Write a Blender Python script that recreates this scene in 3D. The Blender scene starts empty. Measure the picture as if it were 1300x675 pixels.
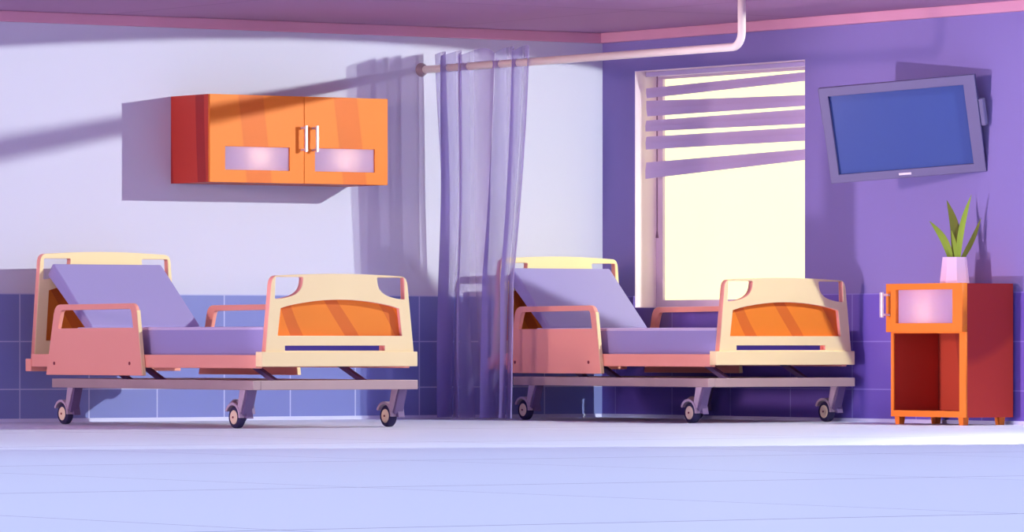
import bpy, bmesh, math, random
from mathutils import Vector, Matrix
random.seed(4)
R = math.radians
sc = bpy.context.scene
COL = sc.collection

# ------------------------------------------------------------------ materials
def lin(h):
    h = h.lstrip('#')
    out = []
    for i in (0, 2, 4):
        c = int(h[i:i+2], 16) / 255
        out.append(c / 12.92 if c <= .04045 else ((c + .055) / 1.055) ** 2.4)
    return (out[0], out[1], out[2], 1)

def new_mat(name):
    m = bpy.data.materials.new(name)
    m.use_nodes = True
    nt = m.node_tree
    return m, nt, nt.nodes['Principled BSDF']

def plain(name, col, rough=.6, spec=.2, metal=0, var=.04, scale=3.0):
    """paint / plastic with a faint uneven tint of its own"""
    m, nt, b = new_mat(name)
    b.inputs['Roughness'].default_value = rough
    b.inputs['Specular IOR Level'].default_value = spec
    b.inputs['Metallic'].default_value = metal
    tc = nt.nodes.new('ShaderNodeTexCoord')
    n = nt.nodes.new('ShaderNodeTexNoise'); n.inputs['Scale'].default_value = scale
    nt.links.new(tc.outputs['Object'], n.inputs['Vector'])
    mx = nt.nodes.new('ShaderNodeMix'); mx.data_type = 'RGBA'
    c = lin(col)
    mx.inputs['A'].default_value = tuple(x * (1 - var) for x in c[:3]) + (1,)
    mx.inputs['B'].default_value = tuple(min(1, x * (1 + var)) for x in c[:3]) + (1,)
    nt.links.new(n.outputs['Fac'], mx.inputs['Factor'])
    nt.links.new(mx.outputs['Result'], b.inputs['Base Color'])
    return m

def wood(name, c1, c2, scale=2.2, rot=(0, 0, 0), rough=.5):
    """flat-toned wood with broad sweeping grain figures"""
    m, nt, b = new_mat(name)
    b.inputs['Roughness'].default_value = rough
    b.inputs['Specular IOR Level'].default_value = .25
    tc = nt.nodes.new('ShaderNodeTexCoord')
    mp = nt.nodes.new('ShaderNodeMapping'); mp.inputs['Rotation'].default_value = rot
    nt.links.new(tc.outputs['Object'], mp.inputs['Vector'])
    w = nt.nodes.new('ShaderNodeTexWave'); w.wave_type = 'BANDS'; w.bands_direction = 'X'
    w.inputs['Scale'].default_value = scale
    w.inputs['Distortion'].default_value = 6.0
    w.inputs['Detail'].default_value = 0.6
    w.inputs['Detail Scale'].default_value = .55
    nt.links.new(mp.outputs['Vector'], w.inputs['Vector'])
    cr = nt.nodes.new('ShaderNodeValToRGB')
    e = cr.color_ramp.elements
    e[0].position = 0; e[0].color = lin(c2)
    e[1].position = .17; e[1].color = lin(c1)
    x = cr.color_ramp.elements.new(.13); x.color = lin(c2)
    nt.links.new(w.outputs['Fac'], cr.inputs['Fac'])
    nt.links.new(cr.outputs['Color'], b.inputs['Base Color'])
    return m

def grid_mat(name, col, line, ax, sx, sy, ox, oy, wx, wy, rough=.35, spec=.3, var=.05):
    """tiles: thin joint lines every sx along axis ax[0] and every sy along ax[1]"""
    m, nt, b = new_mat(name)
    b.inputs['Roughness'].default_value = rough
    b.inputs['Specular IOR Level'].default_value = spec
    g = nt.nodes.new('ShaderNodeNewGeometry')
    sp = nt.nodes.new('ShaderNodeSeparateXYZ'); nt.links.new(g.outputs['Position'], sp.inputs[0])
    def joint(axis, s, o, w):
        a = nt.nodes.new('ShaderNodeMath'); a.operation = 'SUBTRACT'; a.inputs[1].default_value = o
        nt.links.new(sp.outputs[axis], a.inputs[0])
        d = nt.nodes.new('ShaderNodeMath'); d.operation = 'PINGPONG'; d.inputs[1].default_value = s / 2
        nt.links.new(a.outputs[0], d.inputs[0])
        c = nt.nodes.new('ShaderNodeMath'); c.operation = 'LESS_THAN'; c.inputs[1].default_value = w / 2
        nt.links.new(d.outputs[0], c.inputs[0])
        f = nt.nodes.new('ShaderNodeMath'); f.operation = 'DIVIDE'; f.inputs[1].default_value = s
        nt.links.new(a.outputs[0], f.inputs[0])
        fl = nt.nodes.new('ShaderNodeMath'); fl.operation = 'FLOOR'; nt.links.new(f.outputs[0], fl.inputs[0])
        return c, fl
    j1, f1 = joint(ax[0], sx, ox, wx)
    j2, f2 = joint(ax[1], sy, oy, wy)
    mxm = nt.nodes.new('ShaderNodeMath'); mxm.operation = 'MAXIMUM'
    nt.links.new(j1.outputs[0], mxm.inputs[0]); nt.links.new(j2.outputs[0], mxm.inputs[1])
    cv = nt.nodes.new('ShaderNodeCombineXYZ')
    nt.links.new(f1.outputs[0], cv.inputs[0]); nt.links.new(f2.outputs[0], cv.inputs[1])
    wn = nt.nodes.new('ShaderNodeTexWhiteNoise'); nt.links.new(cv.outputs[0], wn.inputs['Vector'])
    c = lin(col)
    t = nt.nodes.new('ShaderNodeMix'); t.data_type = 'RGBA'
    t.inputs['A'].default_value = tuple(x * (1 - var) for x in c[:3]) + (1,)
    t.inputs['B'].default_value = tuple(min(1, x * (1 + var)) for x in c[:3]) + (1,)
    nt.links.new(wn.outputs['Value'], t.inputs['Factor'])
    o = nt.nodes.new('ShaderNodeMix'); o.data_type = 'RGBA'
    nt.links.new(mxm.outputs[0], o.inputs['Factor'])
    nt.links.new(t.outputs['Result'], o.inputs['A']); o.inputs['B'].default_value = lin(line)
    nt.links.new(o.outputs['Result'], b.inputs['Base Color'])
    return m

M = {}
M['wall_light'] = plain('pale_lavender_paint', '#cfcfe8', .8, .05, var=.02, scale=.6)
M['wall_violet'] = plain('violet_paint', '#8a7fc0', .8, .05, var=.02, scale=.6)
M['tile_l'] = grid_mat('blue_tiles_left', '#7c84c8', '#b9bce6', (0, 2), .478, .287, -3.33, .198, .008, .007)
M['tile_r_shaded'] = grid_mat('blue_tiles_right_shaded', '#6f5cbe', '#8f84d4', (1, 2), .62, .287, -2.64, .198, .010, .007)  # same tiles as the left wall, with shade put into the colour
M['floor'] = grid_mat('floor_tiles', '#d6dcf4', '#8f90b8', (0, 1), 2.45, 3.45, -3.35, 0, .012, .03, rough=.45, spec=.25, var=.02)
M['ceiling'] = grid_mat('ceiling_tiles', '#b68aae', '#a37a9c', (0, 1), 2.4, 2.1, -1.3, -.1, .02, .03, rough=.85, spec=.05, var=.03)
M['cornice'] = plain('rose_cornice_paint', '#dba0bc', .8, .05)
M['skirting'] = plain('pale_skirting', '#cfd0f4', .6)
M['cream'] = plain('cream_laminate', '#ffe4b0', .5, .2)
M['coral'] = plain('coral_plastic', '#ffac9c', .5, .2)
M['coral_dark'] = plain('coral_red_plastic', '#e0707c', .5, .2)
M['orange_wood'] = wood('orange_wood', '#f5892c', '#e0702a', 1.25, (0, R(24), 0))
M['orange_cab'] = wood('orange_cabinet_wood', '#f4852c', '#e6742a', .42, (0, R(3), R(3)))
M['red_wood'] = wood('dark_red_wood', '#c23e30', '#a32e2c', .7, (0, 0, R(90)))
M['red_inside'] = wood('red_brown_wood', '#b5432f', '#a0382b', 1.0, (0, 0, R(90)))
M['fabric'] = plain('lavender_fabric', '#a69ed6', .9, .05, var=.02)
M['fabric_light'] = plain('pale_lavender_fabric', '#d6c9ef', .9, .05, var=.02)
M['steel'] = plain('mauve_steel', '#bca0a0', .45, .4, .2, var=.08, scale=6)
M['steel_dark'] = plain('dark_mauve_steel', '#76608a', .5, .3, .1)
M['fork'] = plain('caster_steel', '#ccb2c4', .45, .4, .2)
M['tyre'] = plain('black_rubber', '#3a3358', .7, .2)
M['hub'] = plain('beige_hub', '#ffe2c4', .5, .2)
M['screw'] = plain('dark_screw', '#8a3440', .5)
M['slot'] = plain('blue_strip', '#4f4fb4', .6)
M['chrome'] = plain('pale_metal', '#d8cbe0', .3, .5, .3)
M['pipe'] = plain('pale_pink_enamel', '#fff0e6', .45, .3)
M['flange'] = plain('grey_brown_metal', '#a08a94', .4, .4, .2)
M['frame'] = plain('window_frame_paint', '#d9c4e6', .6, .1)
M['reveal'] = plain('window_reveal_paint', '#f4e2f0', .8, .05)
M['slat'] = plain('lilac_slat', '#cbb9e6', .6, .1)
M['cord'] = plain('dark_cord', '#7a5a80', .8)
M['tv'] = plain('grey_violet_plastic', '#6a6490', .45, .3)
M['tv_dark'] = plain('dark_violet_plastic', '#3d3668', .5, .3)
M['pot'] = plain('pale_pink_ceramic', '#e6cdf0', .5, .3)
M['leaf'] = plain('leaf_green', '#94b040', .5, .2, var=.1, scale=8)
M['leaf_dark'] = plain('leaf_olive', '#6f7430', .5, .2, var=.1, scale=8)
M['soil'] = plain('soil', '#4a3038', .9)
M['lamp_hood'] = plain('lamp_hood', '#b8a8c8', .6)

def glass_mat():
    m, nt, b = new_mat('screen_glass')
    b.inputs['Base Color'].default_value = lin('#3a5098')
    b.inputs['Roughness'].default_value = .12
    b.inputs['Specular IOR Level'].default_value = .6
    return m
M['screen'] = glass_mat()

def frosted():
    m, nt, b = new_mat('frosted_glass')
    out = nt.nodes['Material Output']
    d = nt.nodes.new('ShaderNodeBsdfDiffuse'); d.inputs['Color'].default_value = lin('#cbb8e8')
    t = nt.nodes.new('ShaderNodeBsdfTranslucent'); t.inputs['Color'].default_value = (.95, .9, .95, 1)
    mx = nt.nodes.new('ShaderNodeMixShader'); mx.inputs[0].default_value = .5
    nt.links.new(d.outputs[0], mx.inputs[1]); nt.links.new(t.outputs[0], mx.inputs[2])
    nt.links.new(mx.outputs[0], out.inputs['Surface'])
    return m
M['frosted'] = frosted()

def daylight():
    m, nt, b = new_mat('bright_daylit_pane')
    b.inputs['Base Color'].default_value = (.15, .15, .12, 1)
    b.inputs['Emission Color'].default_value = (1, .96, .50, 1)
    b.inputs['Emission Strength'].default_value = 1.35
    b.inputs['Roughness'].default_value = .6
    b.inputs['Specular IOR Level'].default_value = .1
    return m
M['daylight'] = daylight()

def sheer():
    m, nt, b = new_mat('sheer_lavender_fabric')
    out = nt.nodes['Material Output']
    tr = nt.nodes.new('ShaderNodeBsdfTransparent'); tr.inputs['Color'].default_value = (.94, .90, .99, 1)
    d = nt.nodes.new('ShaderNodeBsdfDiffuse'); d.inputs['Color'].default_value = lin('#ab9fd8')
    tl = nt.nodes.new('ShaderNodeBsdfTranslucent'); tl.inputs['Color'].default_value = lin('#ab9fd8')
    a = nt.nodes.new('ShaderNodeMixShader'); a.inputs[0].default_value = .4
    nt.links.new(d.outputs[0], a.inputs[1]); nt.links.new(tl.outputs[0], a.inputs[2])
    mx = nt.nodes.new('ShaderNodeMixShader')
    lw = nt.nodes.new('ShaderNodeLayerWeight'); lw.inputs['Blend'].default_value = .45
    mr = nt.nodes.new('ShaderNodeMapRange')
    mr.inputs['To Min'].default_value = .38; mr.inputs['To Max'].default_value = .95
    nt.links.new(lw.outputs['Facing'], mr.inputs['Value'])
    nt.links.new(mr.outputs[0], mx.inputs[0])
    nt.links.new(tr.outputs[0], mx.inputs[1]); nt.links.new(a.outputs[0], mx.inputs[2])
    nt.links.new(mx.outputs[0], out.inputs['Surface'])
    return m
M['sheer'] = sheer()

# ------------------------------------------------------------------ object helpers
def mesh_obj(name, me, mats, parent=None, smooth=False):
    if not isinstance(mats, (list, tuple)): mats = [mats]
    for m in mats: me.materials.append(m)
    me.name = name
    if smooth:
        for p in me.polygons: p.use_smooth = True
    o = bpy.data.objects.new(name, me)
    COL.objects.link(o)
    if parent is not None: o.parent = parent
    return o

def obj(name, bm, mats, parent=None, smooth=False):
    bmesh.ops.recalc_face_normals(bm, faces=bm.faces)
    me = bpy.data.meshes.new(name); bm.to_mesh(me); bm.free()
    return mesh_obj(name, me, mats, parent, smooth)

def thing(name, label, cat, loc=(0, 0, 0), group=None):
    o = bpy.data.objects.new(name, None); COL.objects.link(o)
    o.empty_display_size = .1; o.location = loc
    o['label'] = label; o['category'] = cat
    if group: o['group'] = group
    return o

def tag(o, label, cat, group=None):
    o['label'] = label; o['category'] = cat
    if group: o['group'] = group
    return o

def struct(name, bm, m):
    o = obj(name, bm, m); o['kind'] = 'structure'; return o

def box(bm, a, b, bev=0, seg=2):
    """axis-aligned box between corners a and b"""
    a = Vector(a); b = Vector(b)
    lo = Vector([min(a[i], b[i]) for i in range(3)]); hi = Vector([max(a[i], b[i]) for i in range(3)])
    r = bmesh.ops.create_cube(bm, size=1, matrix=Matrix.Translation((lo + hi) / 2) @ Matrix.Diagonal((*(hi - lo), 1)))
    if bev:
        es = list({e for v in r['verts'] for e in v.link_edges})
        bmesh.ops.bevel(bm, geom=es, offset=bev, segments=seg, affect='EDGES', profile=.5)
    return bm

def B(a, b, bev=0, seg=2):
    return box(bmesh.new(), a, b, bev, seg)

def hexa(bm, p):
    """8 corners: 0-3 one face (ccw), 4-7 the opposite face"""
    v = [bm.verts.new(q) for q in p]
    for f in ((0, 1, 2, 3), (7, 6, 5, 4), (0, 4, 5, 1), (1, 5, 6, 2), (2, 6, 7, 3), (3, 7, 4, 0)):
        bm.faces.new([v[i] for i in f])
    return bm

def cyl(bm, p, q, r, r2=None, seg=24):
    p = Vector(p); q = Vector(q); d = q - p
    mt = Matrix.Translation((p + q) / 2) @ d.to_track_quat('Z', 'Y').to_matrix().to_4x4()
    bmesh.ops.create_cone(bm, cap_ends=True, segments=seg, radius1=r, radius2=r if r2 is None else r2, depth=d.length, matrix=mt)
    return bm

def sweep(bm, pts, r, seg=14, close=False):
    """round tube through points"""
    pts = [Vector(p) for p in pts]; rings = []
    n = len(pts)
    up = None
    for i, p in enumerate(pts):
        t = (pts[min(i + 1, n - 1)] - pts[max(i - 1, 0)]).normalized()
        if up is None:
            up = Vector((0, 0, 1)) if abs(t.z) < .9 else Vector((1, 0, 0))
        s = t.cross(up).normalized(); up = s.cross(t).normalized()
        rings.append([bm.verts.new(p + r * (math.cos(a) * s + math.sin(a) * up)) for a in [2 * math.pi * k / seg for k in range(seg)]])
    for i in range(n - 1):
        for k in range(seg):
            bm.faces.new((rings[i][k], rings[i][(k + 1) % seg], rings[i + 1][(k + 1) % seg], rings[i + 1][k]))
    bm.faces.new(rings[0][::-1]); bm.faces.new(rings[-1])
    return bm

def rounded(pts, rad, n=5):
    """polygon with rounded corners (rad: number or list)"""
    out = []; m = len(pts)
    for i, p in enumerate(pts):
        r = rad[i] if isinstance(rad, (list, tuple)) else rad
        p = Vector(p)
        if r <= 0: out.append(p); continue
        a = (Vector(pts[i - 1]) - p); b = (Vector(pts[(i + 1) % m]) - p)
        ra = min(r, a.length * .49); rb = min(r, b.length * .49)
        s = p + a.normalized() * ra; e = p + b.normalized() * rb
        for k in range(n + 1):
            t = k / n
            out.append(s * (1 - t) ** 2 + p * 2 * t * (1 - t) + e * t * t)
    return out

def plate(name, loops, thick, mats, parent, plane='xz', off=0, bevel=.003, edge_slot=None):
    """solid plate from an outline with holes; the first loop is the outline.
    plane 'xz': lies in x-z, thickness centred on y=off.  plane 'yz': coordinates (h, z), y = -h."""
    cu = bpy.data.curves.new(name, 'CURVE'); cu.dimensions = '2D'; cu.fill_mode = 'BOTH'
    for lp in loops:
        s = cu.splines.new('POLY'); s.points.add(len(lp) - 1)
        for i, p in enumerate(lp): s.points[i].co = (p[0], p[1], 0, 1)
        s.use_cyclic_u = True
    cu.extrude = thick / 2 - bevel; cu.bevel_depth = bevel; cu.bevel_resolution = 1; cu.offset = -bevel
    t = bpy.data.objects.new('t', cu); COL.objects.link(t)
    bpy.context.view_layer.update()
    me = bpy.data.meshes.new_from_object(t.evaluated_get(bpy.context.evaluated_depsgraph_get()))
    bpy.data.objects.remove(t); bpy.data.curves.remove(cu)
    me.materials.clear()
    bm = bmesh.new(); bm.from_mesh(me); bpy.data.meshes.remove(me)
    bmesh.ops.remove_doubles(bm, verts=bm.verts, dist=1e-5)
    for v in bm.verts:
        x, y, z = v.co
        v.co = (x, off + z, y) if plane == 'xz' else (off + z, -x, y)
    bmesh.ops.recalc_face_normals(bm, faces=bm.faces)
    bm.normal_update()
    for f in bm.faces:
        f.material_index = 0
        n = f.normal.y if plane == 'xz' else f.normal.x
        if edge_slot is not None and abs(n) < .3: f.material_index = edge_slot
    return obj(name, bm, mats, parent)

# ------------------------------------------------------------------ the room
# corner of the two walls at the origin; left wall on y=0 (x<0), right wall on x=0 (y<0)
H = 2.465
struct('floor', B((-24, -34, -.1), (.25, .2, 0)), M['floor'])
struct('ceiling', B((-11, -7, H), (.25, .2, H + .1)), M['ceiling'])
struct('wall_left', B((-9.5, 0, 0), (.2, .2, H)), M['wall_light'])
# right wall with the window opening
WY0, WY1, WZ0, WZ1 = -.358, -2.152, .70, 2.21
PIER = -6.0
bm = bmesh.new()
box(bm, (0, 0, 0), (.2, WY0, H)); box(bm, (0, WY1, 0), (.2, PIER, H))
box(bm, (0, WY0, 0), (.2, WY1, WZ0)); box(bm, (0, WY0, WZ1), (.2, WY1, H))
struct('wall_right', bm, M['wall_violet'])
# tiled wainscot
WT = .775
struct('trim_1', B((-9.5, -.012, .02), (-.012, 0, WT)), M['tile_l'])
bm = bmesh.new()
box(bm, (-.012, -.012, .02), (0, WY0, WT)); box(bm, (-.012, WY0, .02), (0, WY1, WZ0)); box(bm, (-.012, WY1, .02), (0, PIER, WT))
struct('trim_2', bm, M['tile_r_shaded'])
struct('baseboard_left', B((-9.5, -.025, 0), (-.02, 0, .022)), M['skirting'])
struct('baseboard_right', B((-.025, -.0, 0), (0, PIER, .022)), M['skirting'])
# cornice under the ceiling
struct('trim_3', B((-9.5, -.05, 2.402), (0, 0, H), .004), M['cornice'])
struct('trim_4', B((-.05, -.05, 2.402), (0, PIER, H), .004), M['cornice'])
# window lining, frame and bright pane
bm = bmesh.new()
box(bm, (0.001, WY0, WZ0), (.2, WY0 - .004, WZ1)); box(bm, (0.001, WY1, WZ0), (.2, WY1 + .004, WZ1))
box(bm, (0.001, WY0, WZ1 - .004), (.2, WY1, WZ1)); box(bm, (0.001, WY0, WZ0), (.2, WY1, WZ0 + .004))
w1 = thing('window_1', '', ''); del w1['label']; del w1['category']; w1['kind'] = 'structure'
w1.location = (.1, (WY0 + WY1) / 2, WZ0)
def place(o):                      # child given in world coordinates
    o.location = Vector(o.location) - w1.location; return o
place(obj('window_reveal', bm, M['reveal'], w1))
bm = bmesh.new()
fx0, fx1 = .165, .198
box(bm, (fx0, WY0 - .004, WZ0 + .004), (fx1, WY0 - .075, WZ1 - .004)); box(bm, (fx0, WY1 + .004, WZ0 + .004), (fx1, WY1 + .06, WZ1 - .004))
box(bm, (fx0, WY0 - .075, WZ1 - .05), (fx1, WY1 + .06, WZ1 - .004)); box(bm, (fx0, WY0 - .075, WZ0 + .004), (fx1, WY1 + .06, WZ0 + .05))
place(obj('window_frame', bm, M['frame'], w1))
place(obj('window_pane', B((.185, WY0 - .07, WZ0 + .045), (.192, WY1 + .055, WZ1 - .045)), M['daylight'], w1))

# ------------------------------------------------------------------ blind
bl = thing('window_blind', 'lilac slatted blind hanging askew across the top of the bright window', 'blind', (.066, WY0 - .9, WZ1))
def bchild(name, bm, m):
    o = obj(name, bm, m, bl); o.location = (-.066, -(WY0 - .9), -WZ1); return o
bchild('headrail', B((.075, WY0 - .012, WZ1 - .035), (.125, WY1 + .012, WZ1 - .005), .003), M['slat'])
ya, yb = -.372, -2.13
slats = [((2.102, 2.037), (2.142, 2.084)), ((2.022, 1.921), (1.998, 1.930)), ((1.896, 1.825), (1.914, 1.820)),
         ((1.793, 1.710), (1.803, 1.716)), ((1.629, 1.523), (1.669, 1.600))]
for i, ((lt, lb), (rt, rb)) in enumerate(slats):
    sk = (.045, .05, .03, .035, .03)[i]
    bm = bmesh.new()
    x0, x1 = .052, .080                       # the slat is tipped: its lower edge hangs nearer the room
    n = 10; top = []; 
    rows = []
    for k in range(n + 1):
        t = k / n
        zt = lt + (rt - lt) * t; zb = lb + (rb - lb) * t
        yt = ya + (yb - ya) * t; ybm = ya - sk + (yb - ya + sk) * t
        zm = (zt + zb) / 2; ym = (yt + ybm) / 2
        rows.append([bm.verts.new(q) for q in ((x1, yt, zt), (x0 + .009, ym, zm), (x0, ybm, zb), (x0 + .003, ybm, zb), (x0 + .012, ym, zm), (x1 + .003, yt, zt))])
    for k in range(n):
        for j in range(6):
            bm.faces.new((rows[k][j], rows[k][(j + 1) % 6], rows[k + 1][(j + 1) % 6], rows[k + 1][j]))
    bm.faces.new(rows[0]); bm.faces.new(rows[-1][::-1])
    bchild('slat', bm, M['slat'])
bchild('cord', sweep(bmesh.new(), [(.092, -.475, WZ1 - .03), (.093, -.472, 1.8), (.092, -.474, 1.18)], .004, 8), M['cord'])
bchild('tassel', cyl(bmesh.new(), (.092, -.474, 1.19), (.092, -.474, 1.145), .004, .010, 12), M['cord'])

# ------------------------------------------------------------------ hospital bed
def caster(parent, x, h, zt):
    """wheel centre at (x, -h); stem leans up towards the foot end"""
    c = obj('caster', sweep(bmesh.new(), [(x + .035, -h - .115, zt - .002), (x + .035, -h - .115, zt + .008)], .03, 16), M['steel_dark'], parent)
    r = .062
    # tapering fork behind the wheel, leaning up to the frame
    w = .030
    bm = bmesh.new()
    hexa(bm, [(x - w, -h - .075, zt), (x - w, -h - .135, zt), (x - w, -h - .082, .088), (x - w, -h - .050, .112),
              (x - w + .006, -h - .075, zt), (x - w + .006, -h - .135, zt), (x - w + .006, -h - .082, .088), (x - w + .006, -h - .050, .112)])
    obj('fork', bm, M['fork'], c)
    bm = bmesh.new()
    hexa(bm, [(x - w + .007, -h - .080, zt), (x - w + .007, -h - .150, zt), (x - w + .007, -h - .098, .072), (x - w + .007, -h - .066, .09),
              (x + w, -h - .080, zt), (x + w, -h - .150, zt), (x + w, -h - .098, .072), (x + w, -h - .066, .09)])
    obj('fork_web', bm, M['steel_dark'], c)
    bm = bmesh.new()
    hexa(bm, [(x - .004, -h - .066, .095), (x - .004, -h - .100, .105), (x - .004, -h - .112, .055), (x - .004, -h - .068, .062),
              (x + .038, -h - .066, .095), (x + .038, -h - .100, .105), (x + .038, -h - .112, .055), (x + .038, -h - .068, .062)])
    obj('brake_pedal', bm, M['steel_dark'], c)
    obj('axle', cyl(bmesh.new(), (x + .024, -h, r), (x + .036, -h, r), .008, seg=10), M['steel_dark'], c)
    obj('fork_arm', hexa(bmesh.new(), [(x + .028, -h + .012, r - .01), (x + .028, -h - .070, .085), (x + .028, -h - .070, .105), (x + .028, -h + .012, r + .012),
              (x + .034, -h + .012, r - .01), (x + .034, -h - .070, .085), (x + .034, -h - .070, .105), (x + .034, -h + .012, r + .012)]), M['steel_dark'], c)
    # fender
    bm = bmesh.new(); prev = None; n = 16
    for k in range(n + 1):
        a = R(-2 + 156 * k / n)
        cs, sn = -math.cos(a), math.sin(a)
        ri, ro = r + .010, r + .020
        ring = [bm.verts.new((x + q, -h + s * cs, r + s * sn)) for q, s in ((-.034, ro), (.036, ro), (.036, ri), (-.028, ri), (-.028, ri - .004), (-.034, ri - .004))]
        if prev:
            for j in range(6): bm.faces.new((prev[j], prev[(j + 1) % 6], ring[(j + 1) % 6], ring[j]))
        else: bm.faces.new(ring)
        prev = ring
    bm.faces.new(prev[::-1])
    obj('fender', bm, M['fork'], c)
    # tyre (rounded), hub, axle cap
    bm = bmesh.new(); prof = [(-.024, .040), (-.024, .052), (-.016, r - .001), (0, r), (.016, r - .001), (.024, .052), (.024, .040)]
    n = 28; rings = []
    for k in range(n):
        a = 2 * math.pi * k / n
        rings.append([bm.verts.new((x + q, -h + s * math.cos(a), r + s * math.sin(a))) for q, s in prof])
    for k in range(n):
        A, Bq = rings[k], rings[(k + 1) % n]
        for j in range(len(prof)): bm.faces.new((A[j], A[(j + 1) % len(prof)], Bq[(j + 1) % len(prof)], Bq[j]))
    ty = obj('tyre', bm, M['tyre'], c, smooth=False)
    bm = bmesh.new(); cyl(bm, (x - .022, -h, r), (x + .022, -h, r), .043, seg=28)
    cyl(bm, (x - .027, -h, r), (x - .022, -h, r), .034, .041, seg=28)
    obj('wheel_hub', bm, M['hub'], c)
    obj('axle_cap', cyl(bmesh.new(), (x - .031, -h, r), (x - .027, -h, r), .006, seg=12), M['screw'], c)

def hospital_bed(label, loc, s):
    """x across the bed from its near side, h = distance from the head end (s stretches the length)"""
    t = thing('hospital_bed', label, 'bed', loc, 'hospital beds')
    W = 1.025
    L = 2.66 * s
    # footboard: upper board with two hand holes, wooden inset and a slot
    def board(name, h, z0, zt, arch, y_off, zc0, zc1, iz0, iz1, iarch, slot):
        out = [(.03, z0)] + [(.075, zt - .012)] + [(.075 + (W - .13) * k / 12, zt - .012 + arch * math.sin(math.pi * k / 12) ) for k in range(1, 12)] + [(W - .055, zt - .012), (W - .005, z0)]
        rad = [0, .05] + [0] * 11 + [.05, 0]
        outline = rounded(out, rad)
        hl = rounded([(.098, zc1), (.280, zc1), (.272, zc1 - (zc1 - zc0) * .5), (.225, zc0 + .022), (.150, zc0 + .004), (.094, zc0)], [.008, .01, .06, .06, .06, .008])
        hr = [(W + .025 - p[0], p[1]) for p in hl]
        ip = [(.112, iz0)] + [(.132 + (W + .025 - .264) * k / 14, iz1 + iarch * math.sin(math.pi * k / 14) ** .8) for k in range(15)] + [(W - .087, iz0)]
        loops = [outline, hl, hr, ip]
        if slot: loops.append([(.16, .434), (.16, .462), (.822, .462), (.822, .434)])
        b = plate(name, loops, .045, [M['cream'], M['coral']], t, 'xz', -h, edge_slot=1)
        bm = bmesh.new()
        pts = [(.105, iz0 - .008)] + [(.125 + (W + .025 - .25) * k / 14, iz1 + .008 + iarch * math.sin(math.pi * k / 14) ** .8) for k in range(15)] + [(W - .08, iz0 - .008)]
        f = [bm.verts.new((x, -h + .004 , z)) for x, z in pts]; g = [bm.verts.new((x, -h + .016, z)) for x, z in pts]
        bm.faces.new(f); bm.faces.new(g[::-1])
        for k in range(len(pts)):
            j = (k + 1) % len(pts); bm.faces.new((f[k], f[j], g[j], g[k]))
        obj('wood_panel', bm, M['orange_wood'], b)
        if slot:
            obj('slot_strip', B((.15, -h + .004, .425), (.80, -h + .012, .468)), M['slot'], b)
            obj('slot_stop', B((.80, -h + .004, .425), (.832, -h + .014, .468)), M['coral'], b)
        return b
    board('footboard', L - .0225, .40, .863, .014, 0, .722, .845, .517, .671, .048, True)
    board('headboard', .0225, .36, 1.018, .016, 0, .855, .980, .491, .79, .05, False)
    # foot rail (thicker, cream) and coral side rails, head rail
    obj('foot_rail', B((0, -L + .055, .345), (W + .01, -L - .012, .428), .004), M['cream'], t)
    obj('head_rail', B((0, -.06, .308), (W + .01, .008, .383), .004), M['coral'], t)
    obj('side_rail', B((.004, -L + .055, .335), (.045, -.06, .410), .004), M['coral'], t)
    obj('side_rail', B((W - .04, -L + .055, .335), (W, -.06, .410), .004), M['coral'], t)
    obj('mattress_deck', B((.045, -L + .055, .375), (W - .04, -.50 * s, .400)), M['coral_dark'], t)
    # mattress: flat part and raised back section
    hy = .545 * s
    m1 = obj('mattress', B((.05, -L + .052, .401), (W - .05, -hy + .03, .566), .018, 3), M['fabric'], t)
    sl = bmesh.new()
    th = .095
    top = Vector((0, -.075, .952)); hin = Vector((0, -hy, .572))
    dd = (hin - top).normalized(); nn = Vector((0, dd.z, -dd.y)); nn = nn if nn.z < 0 else -nn
    p = [top, hin, hin + nn * th * .6 , top + nn * th]
    hexa(sl, [Vector((.135, q.y, q.z)) for q in p] + [Vector((W - .135, q.y, q.z)) for q in p])
    bmesh.ops.bevel(sl, geom=list(sl.edges), offset=.014, segments=3, affect='EDGES', profile=.5)
    obj('raised_back_section', sl, M['fabric'], t)
    obj('mattress_top_edge', B((.047, -L + .054, .548), (W - .047, -hy + .02, .568), .008), M['fabric_light'], m1)
    # side guards
    for near in (True, False):
        x = -.012 if near else W + .012
        o = rounded([(.285 * s, .289), (1.40 * s, .289), (1.33 * s, .706), (.39 * s, .702)], [.004, .004, .06, .06])
        hol = rounded([(.425 * s, .562), (1.300 * s, .564), (1.275 * s, .673), (.465 * s, .668)], [.003, .003, .02, .02])
        g = plate('side_guard', [o, hol], .026, [M['coral'], M['coral']], t, 'yz', x, edge_slot=1)
        xs = x - .0125 if near else x + .0125
        for hh, zz in ((.385, .357), (1.262, .359)):
            e = cyl(bmesh.new(), (xs + (.004 if near else -.004), -hh * s, zz), (xs - (.003 if near else -.003), -hh * s, zz), .010, seg=12)
            obj('screw', e, M['screw'], g)
        # cream end cap on the edge that faces the foot of the bed
        bm = bmesh.new()
        a0 = (1.402 * s, .291); a1 = (1.338 * s, .665)
        xa, xb = x - .011, x + .011
        hexa(bm, [(xa, -a0[0], a0[1]), (xb, -a0[0], a0[1]), (xb, -a0[0] - .006, a0[1]), (xa, -a0[0] - .006, a0[1]),
                  (xa, -a1[0], a1[1]), (xb, -a1[0], a1[1]), (xb, -a1[0] - .006, a1[1]), (xa, -a1[0] - .006, a1[1])])
        obj('edge_strip', bm, M['cream'], g)
    # wheeled base frame
    z0, z1 = .215, .268
    h0 = .40 * s; h1 = L
    xa, xb = -.05, W + .02
    bf = obj('base_frame', B((xa, -h1, z0), (xa + .05, -h0, z1), .003), M['steel'], t)
    obj('base_bar', B((xb - .05, -h1 + .05, z0), (xb, -h0, z1), .003), M['steel'], bf)
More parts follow.
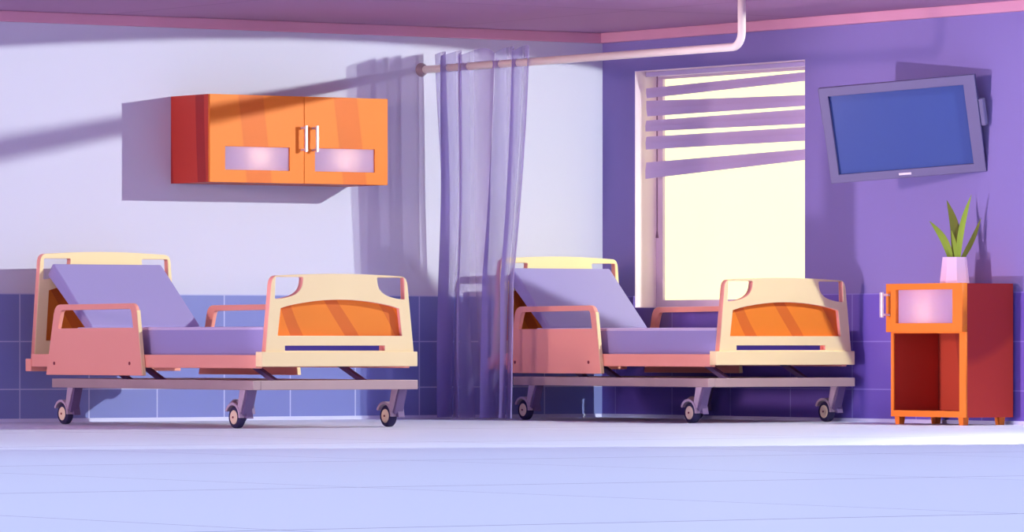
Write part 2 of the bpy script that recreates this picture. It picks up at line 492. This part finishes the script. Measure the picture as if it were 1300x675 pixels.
    obj('base_bar', B((xa + .05, -h1, z0), (xb, -h1 + .05, z1), .003), M['steel'], bf)
    obj('base_bar', B((xa + .05, -h0 - .05, z0), (xb - .05, -h0, z1), .003), M['steel'], bf)
    # lifting arms
    for x, ha, hb in ((.22, .90, 1.22), (.24, .50, .80), (.22, 2.14, 2.46), (.83, 2.10, 2.42)):
        bm = bmesh.new(); ha *= s; hb *= s
        hexa(bm, [(x, -ha, .36), (x + .03, -ha, .36), (x + .03, -ha - .07, .36), (x, -ha - .07, .36),
                  (x, -hb, z1 - .03), (x + .03, -hb, z1 - .03), (x + .03, -hb - .07, z1 - .03), (x, -hb - .07, z1 - .03)])
        obj('lifting_arm', bm, M['steel_dark'], t)
    # cross bars carry the arms
    for hh in (.86, 1.25, 2.45):
        obj('cross_bar', B((xa + .05, -hh * s - .04, z0 + .012), (xb - .05, -hh * s, z1 - .014)), M['steel_dark'], t)
    # casters
    hf = 2.455 * s - .02; hh = .50 * s
    caster(t, -.015, hf, z0); caster(t, -.015, hh, z0)
    caster(t, W - .02, hf - .02, z0); caster(t, W - .02, hf - (1.64 if s == 1 else 1.36), z0)
    return t

hospital_bed('empty hospital bed on casters below the wooden wall cabinet, left of the sheer curtain', (-4.405, -.30, 0), 1.0)
hospital_bed('empty hospital bed on casters beneath the window, its head end partly behind the curtain', (-1.125, -.34, 0), .908)

# ------------------------------------------------------------------ wall cabinet
cx0, cx1, cz0, cz1, cd = -3.226, -1.945, 1.450, 1.982, .46
cab = thing('wall_cabinet', 'orange wooden two-door wall cabinet with dark red side above the left bed', 'cabinet', (-2.585, 0, cz0))
def cc(name, bm, m, par=None, **k):
    o = obj(name, bm, m, par or cab, **k)
    if par is None: o.location = (2.585, 0, -cz0)
    return o
fr = -cd
th = .018
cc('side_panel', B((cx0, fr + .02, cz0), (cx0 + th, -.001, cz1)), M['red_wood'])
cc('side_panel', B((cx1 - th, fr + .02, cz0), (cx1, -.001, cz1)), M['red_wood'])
bm = bmesh.new()
box(bm, (cx0 + th, fr + .02, cz1 - th), (cx1 - th, -.001, cz1)); box(bm, (cx0 + th, fr + .02, cz0), (cx1 - th, -.001, cz0 + th))
box(bm, (cx0 + th, -.012, cz0 + th), (cx1 - th, -.001, cz1 - th)); box(bm, (-2.56, fr + .02, cz0 + th), (-2.545, -.012, cz1 - th))
cc('carcass', bm, M['red_inside'])
mid = -2.553
for k, (a, b, p0, p1, hx) in enumerate(((cx0, mid - .002, -3.117, -2.656, -2.572), (mid + .002, cx1, -2.475, -2.039, -2.492))):
    d = plate('door', [[(a, cz0), (b, cz0), (b, cz1), (a, cz1)], [(p0, 1.526), (p1, 1.526), (p1, 1.668), (p0, 1.668)]], .020,
              [M['orange_cab']], cab, 'xz', fr + .01, bevel=.0015)
    d.location = (2.585, 0, -cz0)
    cc('glass_pane', B((p0 - .01, fr + .012, 1.516), (p1 + .01, fr + .016, 1.678)), M['frosted'], d)
    hb = bmesh.new()
    box(hb, (hx - .009, fr - .060, 1.642), (hx + .009, fr - .046, 1.803), .003)
    box(hb, (hx - .006, fr - .05, 1.650), (hx + .006, fr + .001, 1.662)); box(hb, (hx - .006, fr - .05, 1.783), (hx + .006, fr + .001, 1.795))
    cc('door_handle', hb, M['chrome'], d)

# ------------------------------------------------------------------ nightstand
nx, ny0, ny1 = -.37, -3.49, -4.19        # front plane, left and right sides
NB = -.03
ns = thing('bedside_cabinet', 'orange and dark red bedside cabinet with a frosted door over an open niche', 'cabinet', (-.2, -3.79, 0))
def nc(name, bm, m, par=None, **k):
    o = obj(name, bm, m, par or ns, **k)
    if par is None: o.location = (.2, 3.79, 0)
    return o
bt = .045; zt = .822
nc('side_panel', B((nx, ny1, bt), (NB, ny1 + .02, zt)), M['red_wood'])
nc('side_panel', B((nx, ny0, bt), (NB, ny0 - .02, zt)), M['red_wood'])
nc('top_panel', B((nx - .0, ny0 - .02, zt - .022), (NB, ny1 + .02, zt)), M['orange_cab'])
nc('back_panel', B((NB - .012, ny0 - .02, bt), (NB, ny1 + .02, zt - .022)), M['red_inside'])
nc('shelf', B((nx + .002, ny0 - .02, .535), (NB - .012, ny1 + .02, .555)), M['red_inside'])
nc('bottom_panel', B((nx + .002, ny0 - .02, bt), (NB - .012, ny1 + .02, bt + .035)), M['red_inside'])
# orange face frame round the niche
ff = plate('face_frame', [[(-ny0, bt), (-ny1, bt), (-ny1, .545), (-ny0, .545)], [(-ny0 + .025, .082), (-ny1 - .06, .082), (-ny1 - .06, .533), (-ny0 + .025, .533)]],
           .012, [M['orange_cab']], ns, 'yz', nx - .006, bevel=.001)
ff.location = (.2, 3.79, 0)
dr = plate('door', [[(-ny0 - .012, .540), (-ny1, .540), (-ny1, .852 - .028), (-ny0 - .012, .852 - .028)], [(-ny0 + .08, .592), (-ny1 - .09, .592), (-ny1 - .09, .788), (-ny0 + .08, .788)]],
           .040, [M['orange_cab']], ns, 'yz', nx - .020, bevel=.002)
dr.location = (.2, 3.79, 0)
nc('glass_pane', B((nx - .018, ny0 - .07, .582), (nx - .012, ny1 + .08, .798)), M['frosted'], dr)
hb = bmesh.new(); hy_ = ny0 - .02
box(hb, (nx - .105, hy_ - .012, .625), (nx - .088, hy_ + .012, .775), .004)
box(hb, (nx - .095, hy_ - .008, .635), (nx - .039, hy_ + .008, .648)); box(hb, (nx - .095, hy_ - .008, .752), (nx - .039, hy_ + .008, .765))
nc('door_handle', hb, M['chrome'], dr)
for x, y in ((nx + .02, ny0 - .045), (nx + .02, ny1 + .06), (NB - .05, ny0 - .045), (NB - .05, ny1 + .06)):
    b = bmesh.new(); hexa(b, [(x - .018, y - .018, 0), (x + .018, y - .018, 0), (x + .018, y + .018, 0), (x - .018, y + .018, 0),
                              (x - .022, y - .022, bt), (x + .022, y - .022, bt), (x + .022, y + .022, bt), (x - .022, y + .022, bt)])
    nc('leg', b, M['orange_cab'])

# ------------------------------------------------------------------ potted plant on the nightstand
px, py = -.20, -3.86
pl = thing('potted_plant', 'small long-leaved plant in a pale pink pot on top of the bedside cabinet', 'plant', (px, py, zt + .001))
bm = bmesh.new(); n = 8; rows = []
prof = [(.0, .0), (.088, .0), (.071, .155), (.062, .155), (.060, .135), (.0, .135)]
for k in range(n):
    a = 2 * math.pi * (k + .35) / n
    rows.append([bm.verts.new((q * math.cos(a), q * math.sin(a), z)) for q, z in prof[1:5]])
for k in range(n):
    A, C2 = rows[k], rows[(k + 1) % n]
    for j in range(3): bm.faces.new((A[j], A[j + 1], C2[j + 1], C2[j]))
bm.faces.new([r_[0] for r_ in rows])
bm.faces.new([r_[3] for r_ in rows][::-1])
obj('pot', bm, M['pot'], pl)
obj('soil', cyl(bmesh.new(), (0, 0, .130), (0, 0, .145), .058, seg=16), M['soil'], pl)
def leaf(base, tip, w, bend, m):
    base = Vector(base); tip = Vector(tip); bm = bmesh.new(); n = 12; rows = []
    d = tip - base; side = Vector((.827, -.562, 0)); side = (side - d.normalized() * side.dot(d.normalized())).normalized()
    nr = d.cross(side).normalized()
    for k in range(n + 1):
        t = k / n
        c = base + d * t + side * bend * math.sin(math.pi * t) + nr * .012 * math.sin(math.pi * t)
        wd = w * (math.sin(math.pi * min(1, (t * .86 + .14))) ** .85) if k < n else .0008
        rows.append([bm.verts.new(c - side * wd), bm.verts.new(c + nr * wd * .25 - nr * .002), bm.verts.new(c + side * wd), bm.verts.new(c + nr * (wd * .25 + .002))])
    for k in range(n):
        for j in range(4): bm.faces.new((rows[k][j], rows[k][(j + 1) % 4], rows[k + 1][(j + 1) % 4], rows[k + 1][j]))
    bm.faces.new(rows[0]); bm.faces.new(rows[-1][::-1])
    obj('leaf', bm, m, pl)
def sd(u, z, dpt=0):   # u sideways along the view-facing direction
    return (u * .827 - dpt * .562, -u * .562 - dpt * .827, z)
leaf(sd(-.015, .12, 0), sd(-.150, .365, .05), .022, .022, M['leaf'])
leaf(sd(.0, .12, -.02), sd(-.042, .490, -.05), .030, .030, M['leaf_dark'])
leaf(sd(.022, .12, 0), sd(.098, .520, .01), .018, -.018, M['leaf'])
leaf(sd(.030, .12, -.02), sd(.158, .385, -.04), .015, .010, M['leaf_dark'])
leaf(sd(.012, .12, .03), sd(-.022, .310, .05), .013, .006, M['leaf'])

# ------------------------------------------------------------------ television
tvc = Vector((-.30, -3.50, 1.735))
tv = thing('wall_television', 'dark flat screen television tilted on the violet wall above the bedside cabinet', 'television', tvc)
wx = Vector((.50, -.86, .062)).normalized()
hz0 = Vector((-.20, -.07, 1)); hz = (hz0 - wx * hz0.dot(wx)).normalized()
ny = wx.cross(hz).normalized()          # points away from the viewer
tm = Matrix((wx, ny if ny.x > 0 else -ny, hz)).transposed().to_4x4()
def tc(name, bm, m, par=None):
    bm.transform(tm); return obj(name, bm, m, par or tv)
TW, TH = .985, .575
bm = bmesh.new()
# bezel: four bars around the screen
bz = .045; ix0, ix1, iz0_, iz1_ = -TW / 2 + .055, TW / 2 - .075, -TH / 2 + .05, TH / 2 - .055
lo = plate('bezel', [[(-TW / 2, -TH / 2), (TW / 2, -TH / 2), (TW / 2, TH / 2), (-TW / 2, TH / 2)], [(ix0, iz0_), (ix1, iz0_), (ix1, iz1_), (ix0, iz1_)]], .035, [M['tv'], M['tv_dark']], tv, 'xz', 0, bevel=.004, edge_slot=1)
lo.data.transform(tm)
tc('screen', B((ix0 - .008, .004, iz0_ - .008), (ix1 + .008, .010, iz1_ + .008)), M['screen'])
tc('rear_housing', B((-TW / 2 + .02, .018, -TH / 2 + .03), (TW / 2 - .02, .055, TH / 2 - .03), .012), M['tv_dark'])
tc('speaker_pod', B((TW / 2 - .002, -.008, -.02), (TW / 2 + .03, .04, .14), .006), M['tv'])
tc('logo_plate', B((-.055, -.024, -TH / 2 + .018), (.025, -.0165, -TH / 2 + .032), .002), M['chrome'])
tc('corner_cap', B((-TW / 2 - .006, -.012, TH / 2 - .22), (-TW / 2 + .002, .03, TH / 2 - .005), .003), M['tv'])
mb = bmesh.new()
wl = Vector((0, -3.55, 1.735)) - tvc
p0 = tm @ Vector((0.06, .05, 0))
cyl(mb, p0, wl + Vector((-.01, 0, 0)), .022, seg=16)
box(mb, wl + Vector((-.02, -.09, -.13)), wl + Vector((-.0005, .09, .13)), .004)
obj('wall_bracket', mb, M['tv_dark'], tv)

# ------------------------------------------------------------------ curtain rail and curtain
RX, RZ = -1.395, 2.195
rail = thing('curtain_rail', 'pale pink curtain rail running from the left wall and bending up to the ceiling', 'curtain rail', (RX, 0, RZ))
pts = [(0, -.012, 0), (0, -3.30, 0)]
for k in range(1, 9):
    a = R(90 * k / 8); pts.append((0, -3.30 - .085 * math.sin(a), .085 * (1 - math.cos(a))))
pts.append((0, -3.385, H - RZ))
obj('pipe', sweep(bmesh.new(), pts, .024, 16), M['pipe'], rail, smooth=True)
bm = cyl(bmesh.new(), (0, 0, 0), (0, -.022, 0), .044, .036, 28); cyl(bm, (0, -.022, 0), (0, -.045, 0), .036, .026, 28)
obj('wall_flange', bm, M['flange'], rail)

def curtain():
    bm = bmesh.new(); n, m = 260, 44; V = []
    for j in range(m + 1):
        tz = j / m; z = 2.285 - (2.285 - .012) * tz
        gather = math.exp(-((tz - .42) / .30) ** 2)
        y0 = -.165 - .05 * gather; y1 = -1.215 + .20 * min(1, tz * 1.6) ** 1.2 - .02 * math.sin(tz * 3)
        row = []
        for i in range(n + 1):
            s = i / n
            ph = 2 * math.pi * (s * 4.6 + .30 * math.sin(2.2 * s * math.pi) + .12 * math.sin(2 * tz + 4 * s))
            amp = .055 + .03 * tz + .02 * math.sin(9 * s + 2 * tz)
            x = RX + amp * math.sin(ph) * (1 - .35 * math.exp(-((s - .9) / .1) ** 2))
            y = y0 + (y1 - y0) * s + (.045 + .02 * tz) * math.sin(ph + .4)
            row.append(bm.verts.new((x, y, z + (.02 * math.sin(ph) if j == 0 else 0))))
        V.append(row)
    for j in range(m):
        for i in range(n): bm.faces.new((V[j][i], V[j][i + 1], V[j + 1][i + 1], V[j + 1][i]))
    return bm
cu = obj('sheer_curtain', curtain(), M['sheer'], None, smooth=True)
tag(cu, 'sheer lavender curtain hanging in folds from the rail between the two beds', 'curtain')

# ------------------------------------------------------------------ light
def point(name, loc, col, power, rad=.03, const=True, spot=None, aim=None):
    l = bpy.data.lights.new(name, 'SPOT' if spot else 'POINT')
    l.color = col; l.energy = power; l.shadow_soft_size = rad
    if spot: l.spot_size = spot; l.spot_blend = 0.0
    if const:
        l.use_nodes = True; nt = l.node_tree
        em = nt.nodes['Emission']; f = nt.nodes.new('ShaderNodeLightFalloff'); f.inputs['Strength'].default_value = const
        nt.links.new(f.outputs['Constant'], em.inputs['Strength'])
    o = bpy.data.objects.new(name, l); COL.objects.link(o); o.location = loc
    if aim is not None: o.rotation_euler = Vector(aim).to_track_quat('-Z', 'Y').to_euler()
    return o
KL = Vector((-.06, -4.65, 2.44))
tri = [Vector(p) - KL for p in ((-4.415, 0, 2.247), (-2.984, 0, 2.338), (-.05, 0, 2.24))]
tri = [v.normalized() for v in tri]
ax = (tri[1] - tri[0]).cross(tri[2] - tri[0]).normalized()
if ax.z > 0: ax = -ax
half = math.acos(max(-1, min(1, ax.dot(tri[0]))))
point('ceiling_spot_light', KL, (.93, 1.0, .86), 38, .022, const=1.0, spot=min(2 * half, math.pi - .001), aim=ax)
point('side_fill_light', (-13.5, -2.6, 2.2), (1.0, .70, .62), 13, .5, const=1.0)  # unseen added fill, brightens the faces turned left
LL = Vector((-7.2, -3.3, .12))
point('side_spot_light', LL, (.95, .76, .92), 16, .04, const=1.0, spot=R(38), aim=Vector((0, -4.1, 1.55)) - LL).data.spot_blend = .7
# added lights behind the frosted panes, standing in for a warm reflection
point('pane_glow_helper', (-2.86, -.33, 1.61), (1.0, .72, .34), 1.3, .02, const=0)
point('pane_glow_helper', (-2.24, -.33, 1.61), (1.0, .72, .34), 1.3, .02, const=0)
point('pane_glow_helper', (-.25, -3.80, .66), (1.0, .72, .34), 1.3, .02, const=0)

# sky light entering the open side of the ward: violet near the horizon (dimmer from the left), pale blue overhead
w = bpy.data.worlds.new('World'); sc.world = w; w.use_nodes = True
nt = w.node_tree; bg = nt.nodes['Background']
tcn = nt.nodes.new('ShaderNodeTexCoord')
def ramp(vec, lo, hi, c0, c1):
    dp = nt.nodes.new('ShaderNodeVectorMath'); dp.operation = 'DOT_PRODUCT'; dp.inputs[1].default_value = vec
    nt.links.new(tcn.outputs['Generated'], dp.inputs[0])
    mr = nt.nodes.new('ShaderNodeMapRange'); mr.inputs['From Min'].default_value = lo; mr.inputs['From Max'].default_value = hi
    nt.links.new(dp.outputs['Value'], mr.inputs['Value'])
    return mr
side = ramp((.75, -.65, 0), -.8, .9, None, None)
m1 = nt.nodes.new('ShaderNodeMix'); m1.data_type = 'RGBA'
m1.inputs['A'].default_value = (.38, .37, .76, 1); m1.inputs['B'].default_value = (.90, .88, 1.24, 1)
nt.links.new(side.outputs[0], m1.inputs['Factor'])
up = ramp((0, 0, 1), .15, .7, None, None)
m2 = nt.nodes.new('ShaderNodeMix'); m2.data_type = 'RGBA'
m2.inputs['B'].default_value = (.76, .86, 1.10, 1)
nt.links.new(up.outputs[0], m2.inputs['Factor']); nt.links.new(m1.outputs['Result'], m2.inputs['A'])
nt.links.new(m2.outputs['Result'], bg.inputs['Color'])
bg.inputs['Strength'].default_value = 1.0

# ------------------------------------------------------------------ camera
cam = bpy.data.cameras.new('camera'); co = bpy.data.objects.new('camera', cam); COL.objects.link(co)
co.location = (-20.717, -29.447, .482)
co.rotation_euler = (R(90), 0, -R(34.2))
cam.lens = 36 * 7100 / 1300; cam.sensor_width = 36
cam.shift_y = (434 - 337.5) / 1300
cam.clip_end = 200
sc.camera = co
sc.view_settings.view_transform = 'Standard'; sc.view_settings.look = 'None'
sc.view_settings.gamma = 1; sc.view_settings.use_curve_mapping = False
sc.view_settings.exposure = 0.12
